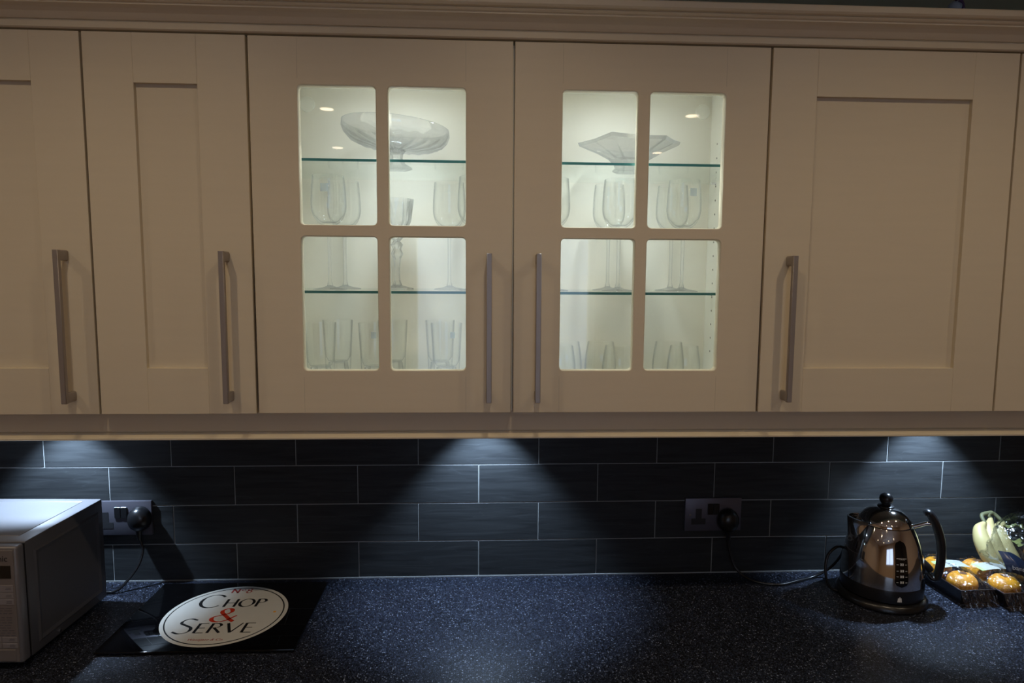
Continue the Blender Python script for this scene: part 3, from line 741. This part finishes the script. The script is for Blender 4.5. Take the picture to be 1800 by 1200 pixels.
word('&', .008, -.037, .058, .0095, M['red'], wide=.98, label='red ampersand')
word('N', -.010, .096, .020, .0042, M['rust'], label='dull red N')
word('o', .007, .106, .014, .0024, M['rust'], label='dull red raised o'); word('8', .022, .096, .020, .0038, M['rust'], label='dull red 8')
tm = text_mesh('Westgate & Co.', .0115, .00002, shear=.35); tm.transform(Matrix.Translation((.004, -.112, ZB+.0002))); lab(obj('script_line', tm, M['rust'], bd), 'tiny red script line')
b = NB(); lathe(b, [(0, ZB+.0001), (.0035, ZB+.0001), (.0, ZB+.0006)], .112, .004, n=12); lab(obj('crumb', b, M['orange'], bd), 'tiny orange stain')

# ------------------------------------------------------------------ kettle
KX, KY = .907, .190
kt = thing('kettle', 'chrome dome kettle with black handle, knob and base', 'kettle', (KX, KY, WT), -.35)
b = NB(); lathe(b, [(0, 0), (.094, 0), (.099, .003), (.099, .010), (.094, .016), (.088, .019), (0, .019)], n=72); obj('power_base', b, M['black'], kt, smooth=40)
b = NB(); lathe(b, [(0, .0192), (.086, .0192), (.0895, .022), (.0905, .048), (.0895, .052), (0, .052)], n=72); kb = obj('lower_band', b, M['black'], kt, smooth=40)
KP = [(.0898, .052), (.0897, .060), (.0890, .075), (.0868, .098), (.0825, .122), (.0765, .145), (.0690, .165), (.0600, .184)]
b = NB(); lathe(b, [(0, .0525)]+KP+[(.0585, .1845), (.0, .1835)], n=96); obj('body', b, M['chrome'], kt, smooth=35)
b = NB(); lathe(b, [(0, .1848), (.0588, .1850), (.0590, .1870), (.0540, .1965), (.0450, .2075), (.0330, .2165), (.0180, .2215), (0, .223)], n=80); lid = obj('lid', b, M['chrome'], kt, smooth=35)
b = NB(); lathe(b, [(0, .2205), (.0185, .2215), (.0175, .2245), (.0090, .2275), (.0085, .2310), (0, .2310)], n=40); sphere(b, (0, 0, .2405), .0150, u=32, v=20); lab(obj('lid_knob', b, M['black'], lid, smooth=50), 'black ball knob')
# spout: a wedge that leaves the dome on the left and dies into the body
def body_r(z):
    for (r0, z0), (r1, z1) in zip(KP[:-1], KP[1:]):
        if z0 <= z <= z1: return r0+(r1-r0)*(z-z0)/(z1-z0)
    return KP[0][0]
b = NB(); A0 = PI+.10; NS, NA = 14, 15; outer = []; inner = []
for i in range(NS+1):
    u = i/NS; z = .190-u*.075; zz = min(z, .184)
    br = body_r(zz) if z <= .184 else .060
    tip = .0800+.0050*(1-u)**2
    tip = max(tip, br+.0002); wdt = .62*(1-u)**.6+.04
    ro = []; ri = []
    for j in range(NA+1):
        v = j/NA*2-1; a = A0+v*wdt
        e = (1-abs(v))**.85
        R_ = br-.001+(tip-br+.001)*e
        ro.append(b.verts.new((R_*math.cos(a), R_*math.sin(a), z+(.004*e if i == 0 else 0))))
        R2 = max(br-.001+(tip-.003-br)*e, .050)
        ri.append(b.verts.new((R2*math.cos(A0+v*wdt*.93), R2*math.sin(A0+v*wdt*.93), z+(.004*e if i == 0 else 0))))
    outer.append(ro); inner.append(ri)
for g_ in (outer,):
    for p, q in zip(g_[:-1], g_[1:]):
        for j in range(NA): b.faces.new((p[j], p[j+1], q[j+1], q[j]))
for p, q in zip(inner[:5], inner[1:5]):
    for j in range(NA): b.faces.new((p[j+1], p[j], q[j], q[j+1]))
for j in range(NA): b.faces.new((outer[0][j], inner[0][j], inner[0][j+1], outer[0][j+1]))
obj('spout', b, M['chrome'], kt, smooth=50)
# handle on the right with two chrome stubs
b = NB()
HP = [(.079, -.008, .217), (.088, -.008, .219), (.099, -.008, .204), (.110, -.008, .178), (.1175, -.008, .148), (.120, -.008, .115), (.118, -.008, .085), (.113, -.008, .066), (.104, -.008, .063), (.094, -.008, .073)]
tube(b, HP, [.0075, .011, .0120, .0120, .0120, .0115, .0110, .0105, .0085, .006], n=16, k=8, flat=(1.25, .8)); hd = lab(obj('handle', b, M['black'], kt, smooth=60), 'curved black handle')
b = NB(); tube(b, [(.058, -.006, .181), (.072, -.007, .187), (.086, -.008, .193), (.100, -.008, .192)], .0048, n=12); lab(obj('handle_bracket', b, M['chrome'], hd, smooth=60), 'chrome upper bracket')
b = NB(); tube(b, [(.080, -.006, .100), (.092, -.008, .090), (.100, -.008, .080)], .0085, n=12); obj('lower_mount', b, M['black'], hd, smooth=60)
# water gauge
def on_body(a, z, lift): r = body_r(z)+lift; return (r*math.cos(a), r*math.sin(a), z)
GA = -PI/2+.25
def pill(hw, z0, z1, lift, n=10):
    b = NB(); pts = []
    rad = hw*.085
    for i in range(n+1): t_ = PI*i/n; pts.append((hw*math.cos(t_), z1-rad+rad*math.sin(t_)))
    for i in range(n+1): t_ = PI+PI*i/n; pts.append((hw*math.cos(t_), z0+rad+rad*math.sin(t_)))
    rows_ = 24; grid = []
    for k in range(rows_+1):
        z = z0+(z1-z0)*k/rows_
        if z > z1-rad: h_ = hw*math.sqrt(max(0, 1-((z-z1+rad)/rad)**2))
        elif z < z0+rad: h_ = hw*math.sqrt(max(0, 1-((z0+rad-z)/rad)**2))
        else: h_ = hw
        grid.append([b.verts.new(on_body(GA+h_*(j/4-1), z, lift)) for j in range(9)])
    for p, q in zip(grid[:-1], grid[1:]):
        for j in range(8): b.faces.new((p[j], p[j+1], q[j+1], q[j]))
    bmesh.ops.remove_doubles(b, verts=b.verts, dist=1e-6)
    return b
obj('gauge_rim', pill(.190, .060, .168, .0006), M['chrome'], kt, smooth=60)
gw = obj('water_gauge', pill(.165, .0625, .1655, .0012), M['display'], kt, smooth=60)
b = NB()
def mark(a0, a1, z0, z1):
    v = [b.verts.new(on_body(GA+a, z, .0016)) for a, z in ((a0, z0), (a1, z0), (a1, z1), (a0, z1))]; b.faces.new(v)
for z in (.127, .114, .100, .087, .074):
    mark(-.135, -.085, z, z+.0009); mark(.085, .135, z, z+.0009)
    if z < .12:
        for a in (-.045, .005): mark(a, a+.040, z-.0015, z-.0003); mark(a, a+.040, z+.0022, z+.0034); mark(a+.028, a+.040, z-.0003, z+.0022); mark(a, a+.040, z+.0004, z+.0013)
lab(obj('gauge_marks', b, M['white'], gw), 'white level marks')
tm = text_mesh('MAX', .0062, .00002); a_ = GA; z_ = .125; r_ = body_r(z_)+.0022
rot = Matrix.Rotation(a_+PI/2, 4, 'Z')@Matrix.Rotation(PI/2-.28, 4, 'X')
tm.transform(Matrix.Translation((r_*math.cos(a_), r_*math.sin(a_), z_))@rot); lab(obj('lettering', tm, M['white'], gw), 'white word MAX')
b = NB()  # small crest on the band
cz_ = .028; ca = -PI/2+.22
for q in (((-.055, 0), (-.020, 0), (-.012, .009), (-.040, .010)), ((-.015, 0), (.015, 0), (.012, .012), (-.010, .012)), ((.020, 0), (.055, 0), (.040, .010), (.014, .009))):
    b.faces.new([b.verts.new((.0910*math.cos(ca+a), .0910*math.sin(ca+a), cz_+z)) for a, z in q])
lab(obj('emblem', b, M['white'], kb), 'small white fan-shaped emblem')

# ------------------------------------------------------------------ fruit trays
def fruit(label, loc, s=1.0, rz=0):
    t = thing('orange', label, 'fruit', loc, rz, group='oranges in the two trays')
    b = NB(); lathe(b, [(0, -.027), (.010, -.0265), (.022, -.021), (.031, -.010), (.0335, .001), (.031, .012), (.023, .021), (.011, .0255), (.004, .0245), (0, .0238)], n=40); obj('peel', b, M['orange'], t, smooth=60)
    b = NB(); lathe(b, [(0, .0268), (.004, .0262), (.009, .0262), (.004, .0246), (0, .0243)], n=10, tw=lambda r, z, a: (r*(1+.3*math.cos(4*a)), z)); obj('calyx', b, M['calyx'], t)
    t.scale = (s, s, s); return t
def tray(label, x, y, rz):
    t = thing('fruit_tray', label, 'tray', (x, y, WT), rz, group='black fruit trays')
    b = NB(); hw, hl, h = .041, .088, .038
    def lp(k, z, o=0): return [b.verts.new((sx*(hw*k+o), sy*(hl*(1-(1-k)*.5)+o), z)) for sx, sy in ((-1, -1), (1, -1), (1, 1), (-1, 1))]
    rs = [lp(.84, .0003), lp(1.0, h), lp(1.0, h, .003), lp(1.0, h-.0015, .003)][0:3]+[]
    i1 = lp(.985, h-.0001); i2 = lp(.82, .0025)
    for p, q in zip(rs[:-1], rs[1:]):
        for j in range(4): b.faces.new((p[j], p[(j+1) % 4], q[(j+1) % 4], q[j]))
    for p, q in ((rs[2], i1), (i1, i2)):
        for j in range(4): b.faces.new((p[j], p[(j+1) % 4], q[(j+1) % 4], q[j]))
    b.faces.new(rs[0][::-1]); b.faces.new(i2); obj('tray_shell', b, M['tray'], t)
    # label card over the middle
    b = NB(); tm_ = []
    n = 8
    for i in range(n+1):
        xx = -.038+.076*i/n; z = .0635-.0035*(abs(i/n-.5)*2)**2
        tm_.append([b.verts.new((xx, yy, z)) for yy in (-.019, .019)])
    for p, q in zip(tm_[:-1], tm_[1:]): b.faces.new((p[0], q[0], q[1], p[1]))
    lc = lab(obj('label_card', b, M['card'], t), 'white printed label across the pack')
    b = NB(); v = [b.verts.new((xx, yy, zz)) for xx, yy, zz in ((-.0382, -.0192, .0603), (-.030, -.0192, .0620), (-.030, .0192, .0620), (-.0382, .0192, .0603))]; b.faces.new(v)
    lab(obj('label_edge', b, M['lime'], lc), 'green edge of the label')
    # crinkled film
    b = NB(); NX, NY = 26, 50; g = []
    for i in range(NX+1):
        row = []
        for j in range(NY+1):
            u, v_ = i/NX*2-1, j/NY*2-1
            xx, yy = u*.045, v_*.092
            bump = .024*max(0, (1-u*u))**.6*max(0, 1-abs(v_)**4)
            z = .0385+bump+.005*noise.noise(Vector((xx*60, yy*60, x*9)))+.0032*noise.noise(Vector((xx*170, yy*170, 3)))
            if v_ < -.72: z += .006*noise.noise(Vector((xx*160, yy*90, 5)))
            if abs(u) > .93 or abs(v_) > .97: z = min(z, .036)
            row.append(b.verts.new((xx, yy, z)))
        g.append(row)
    for i in range(NX):
        for j in range(NY): b.faces.new((g[i][j], g[i+1][j], g[i+1][j+1], g[i][j+1]))
    # loose film skirt in front of the tray
    sk = []
    for i in range(25):
        xx = -.044+i*.088/24
        sk.append([b.verts.new((xx+.003*noise.noise(Vector((i*.9, k, 2))), -.091-.008*k-.003*noise.noise(Vector((i*.7, k*2, 7))), max(.002, .036-.016*k+.006*noise.noise(Vector((i*.8, k*1.3, 1)))))) for k in range(3)])
    for p, q in zip(sk[:-1], sk[1:]):
        for k in range(2): b.faces.new((p[k], q[k], q[k+1], p[k+1]))
    lab(obj('film_wrap', b, M['film'], t), 'clear crinkled film')
    return t
TA = (1.103, .222, math.radians(2)); TB = (1.194, .205, math.radians(2))
tray('black tray of oranges in film, left one, next to the kettle', *TA)
tray('black tray of oranges in film, right one, partly under the banana bag', *TB)
fruit('front orange in the left tray, fully visible beside the kettle', (1.106, .184, WT+.0305), 1.0, .4)
fruit('rear orange in the left tray, seen through the kettle handle', (1.101, .266, WT+.0305), 1.0, 1.4)
fruit('front orange in the right tray, partly under film', (1.197, .166, WT+.0305), 1.0, .9)
fruit('rear orange in the right tray, below the bananas', (1.192, .249, WT+.0305), 1.02, 2.4)

# ------------------------------------------------------------------ bananas in a bag
bn = thing('banana_bunch', 'bunch of pale yellow bananas inside a clear bag at right edge', 'bananas', (1.282, .262, WT))
for k in range(3):
    o = k-1; b = NB()
    p = [(-.062+.030*k, .030-.012*abs(o), .150-.006*abs(o)), (-.080+.030*k, .012, .125), (-.083+.032*k, -.012, .088), (-.066+.033*k, -.030, .052), (-.040+.034*k, -.036, .028)]
    p = [(q[0]*.85, q[1], q[2]) for q in p]
    tube(b, p, [.005, .014, .0195, .0195, .015, .0035], n=10, k=7, flat=(1, 1)); bb = obj('banana', b, M['banana'], bn, smooth=60)
    b = NB(); tube(b, [(p[0][0]+.001, p[0][1], p[0][2]-.002), ((p[0][0]*.7-.012), .033, .158), (-.022, .036, .163)], [.0045, .005, .0055], n=8, k=4); obj('stalk', b, M['bananatip'], bb, smooth=60)
bg = thing('plastic_bag', 'clear crinkled plastic bag with dark printed label around the bananas', 'bag', (1.320, .205, WT))
b = NB(); r_ = bmesh.ops.create_icosphere(b, subdivisions=5, radius=1)
for v in b.verts:
    n = v.co.copy(); z = n.z
    sx, sy = .128, .098
    c = Vector((n.x*sx*(1-.22*max(0, z)), n.y*sy*(1-.25*max(0, z)), .092+z*(.112 if z > 0 else .0905)))
    d = .013*noise.noise(n*2.3)+.008*noise.noise(n*6)+.004*(1-abs(noise.noise(n*13))*3)
    c += n*d; c.z = max(c.z, .0015); c.y = min(c.y, .112)
    if c.x < -.085 and c.z < .075: c.x = -.085-(c.x+.085)*-.15
    v.co = c
lab(obj('film', b, M['bagfilm'], bg, smooth=80), 'clear crinkled film')
b = NB(); g = []
for i in range(13):
    row = []
    for j in range(6):
        u = i/12; v_ = j/5
        x = -.163+.072*u; z = .088+.040*v_-.022*u+.006*math.sin(u*5)
        y = -.090-.012*math.sin(u*PI)+.05*v_**2*.6+.003*math.sin(u*11+v_*3)
        row.append(b.verts.new((x, y, z)))
    g.append(row)
for i in range(12):
    for j in range(5): b.faces.new((g[i][j], g[i+1][j], g[i+1][j+1], g[i][j+1]))
bl = lab(obj('printed_label', b, M['navy'], bg, smooth=60), 'dark blue label reading bananas')
tm = text_mesh('bananas', .0130, .0002, align='LEFT')
for v in tm.vertices:
    u = v.co.x/.075+.06; x = -.160+v.co.x; vv = (v.co.y+.010)/.045
    v.co = Vector((x, -.0925-.012*math.sin(max(0, min(1, u))*PI)+.03*max(0, vv)**2*.6-.008, .100+v.co.y-.022*u+.006*math.sin(u*5)))
lab(obj('lettering', tm, M['white'], bl), 'white word bananas')
# leafy greens lying in the same heap
gv = thing('leafy_greens', 'dark olive green leaves bundled behind the bananas at right edge', 'vegetables', (1.345, .215, WT))
for k in range(14):
    b = NB(); a = random.uniform(0, 2*PI); L = random.uniform(.035, .055); base = Vector((random.uniform(-.045, .05), random.uniform(-.01, .05), random.choice((.03, .06, .10, .135))))
    g = []
    for i in range(6):
        u = i/5; w_ = .016*math.sin(PI*min(1, u*.9+.08)); c = base+Vector((math.cos(a)*L*u, math.sin(a)*L*u*.6, .03*u-.035*u*u))
        g.append([b.verts.new(c+Vector((-math.sin(a)*w_*s, math.cos(a)*w_*s*.6, .006*abs(s)*math.sin(u*9)))) for s in (-1, 0, 1)])
    for p, q in zip(g[:-1], g[1:]):
        for j in range(2): b.faces.new((p[j], q[j], q[j+1], p[j+1]))
    obj('leaf', b, M['olive'], gv, smooth=60)

# ------------------------------------------------------------------ ornament on top of the wall cabinets
t = thing('ornament', 'small pale blue and purple ceramic ornament on top of the cabinets', 'ornament', (.930, .10, 2.1160)); t.scale = (1, 1, 1.10)
b = NB(); lathe(b, [(0, 0), (.020, 0), (.021, .004), (.010, .012), (.009, .085), (.013, .096), (0, .098)], n=24); obj('stand', b, M['blueglaze'], t, smooth=50)
b = NB(); lathe(b, [(0, .096), (.012, .098), (.016, .106), (.0145, .116), (.009, .123), (0, .125)], n=32); obj('globe', b, M['blueglaze'], t, smooth=50)
b = NB(); tube(b, [(-.004, -.013, .121), (.004, -.0165, .115), (.003, -.0175, .106), (-.006, -.0155, .100)], .0018, n=8); tube(b, [(-.007, -.010, .1235), (.002, -.006, .1262), (.011, -.004, .121), (.0155, -.004, .108)], .003, n=8); lab(obj('rim_band', b, M['purple'], t, smooth=60), 'dark purple band')
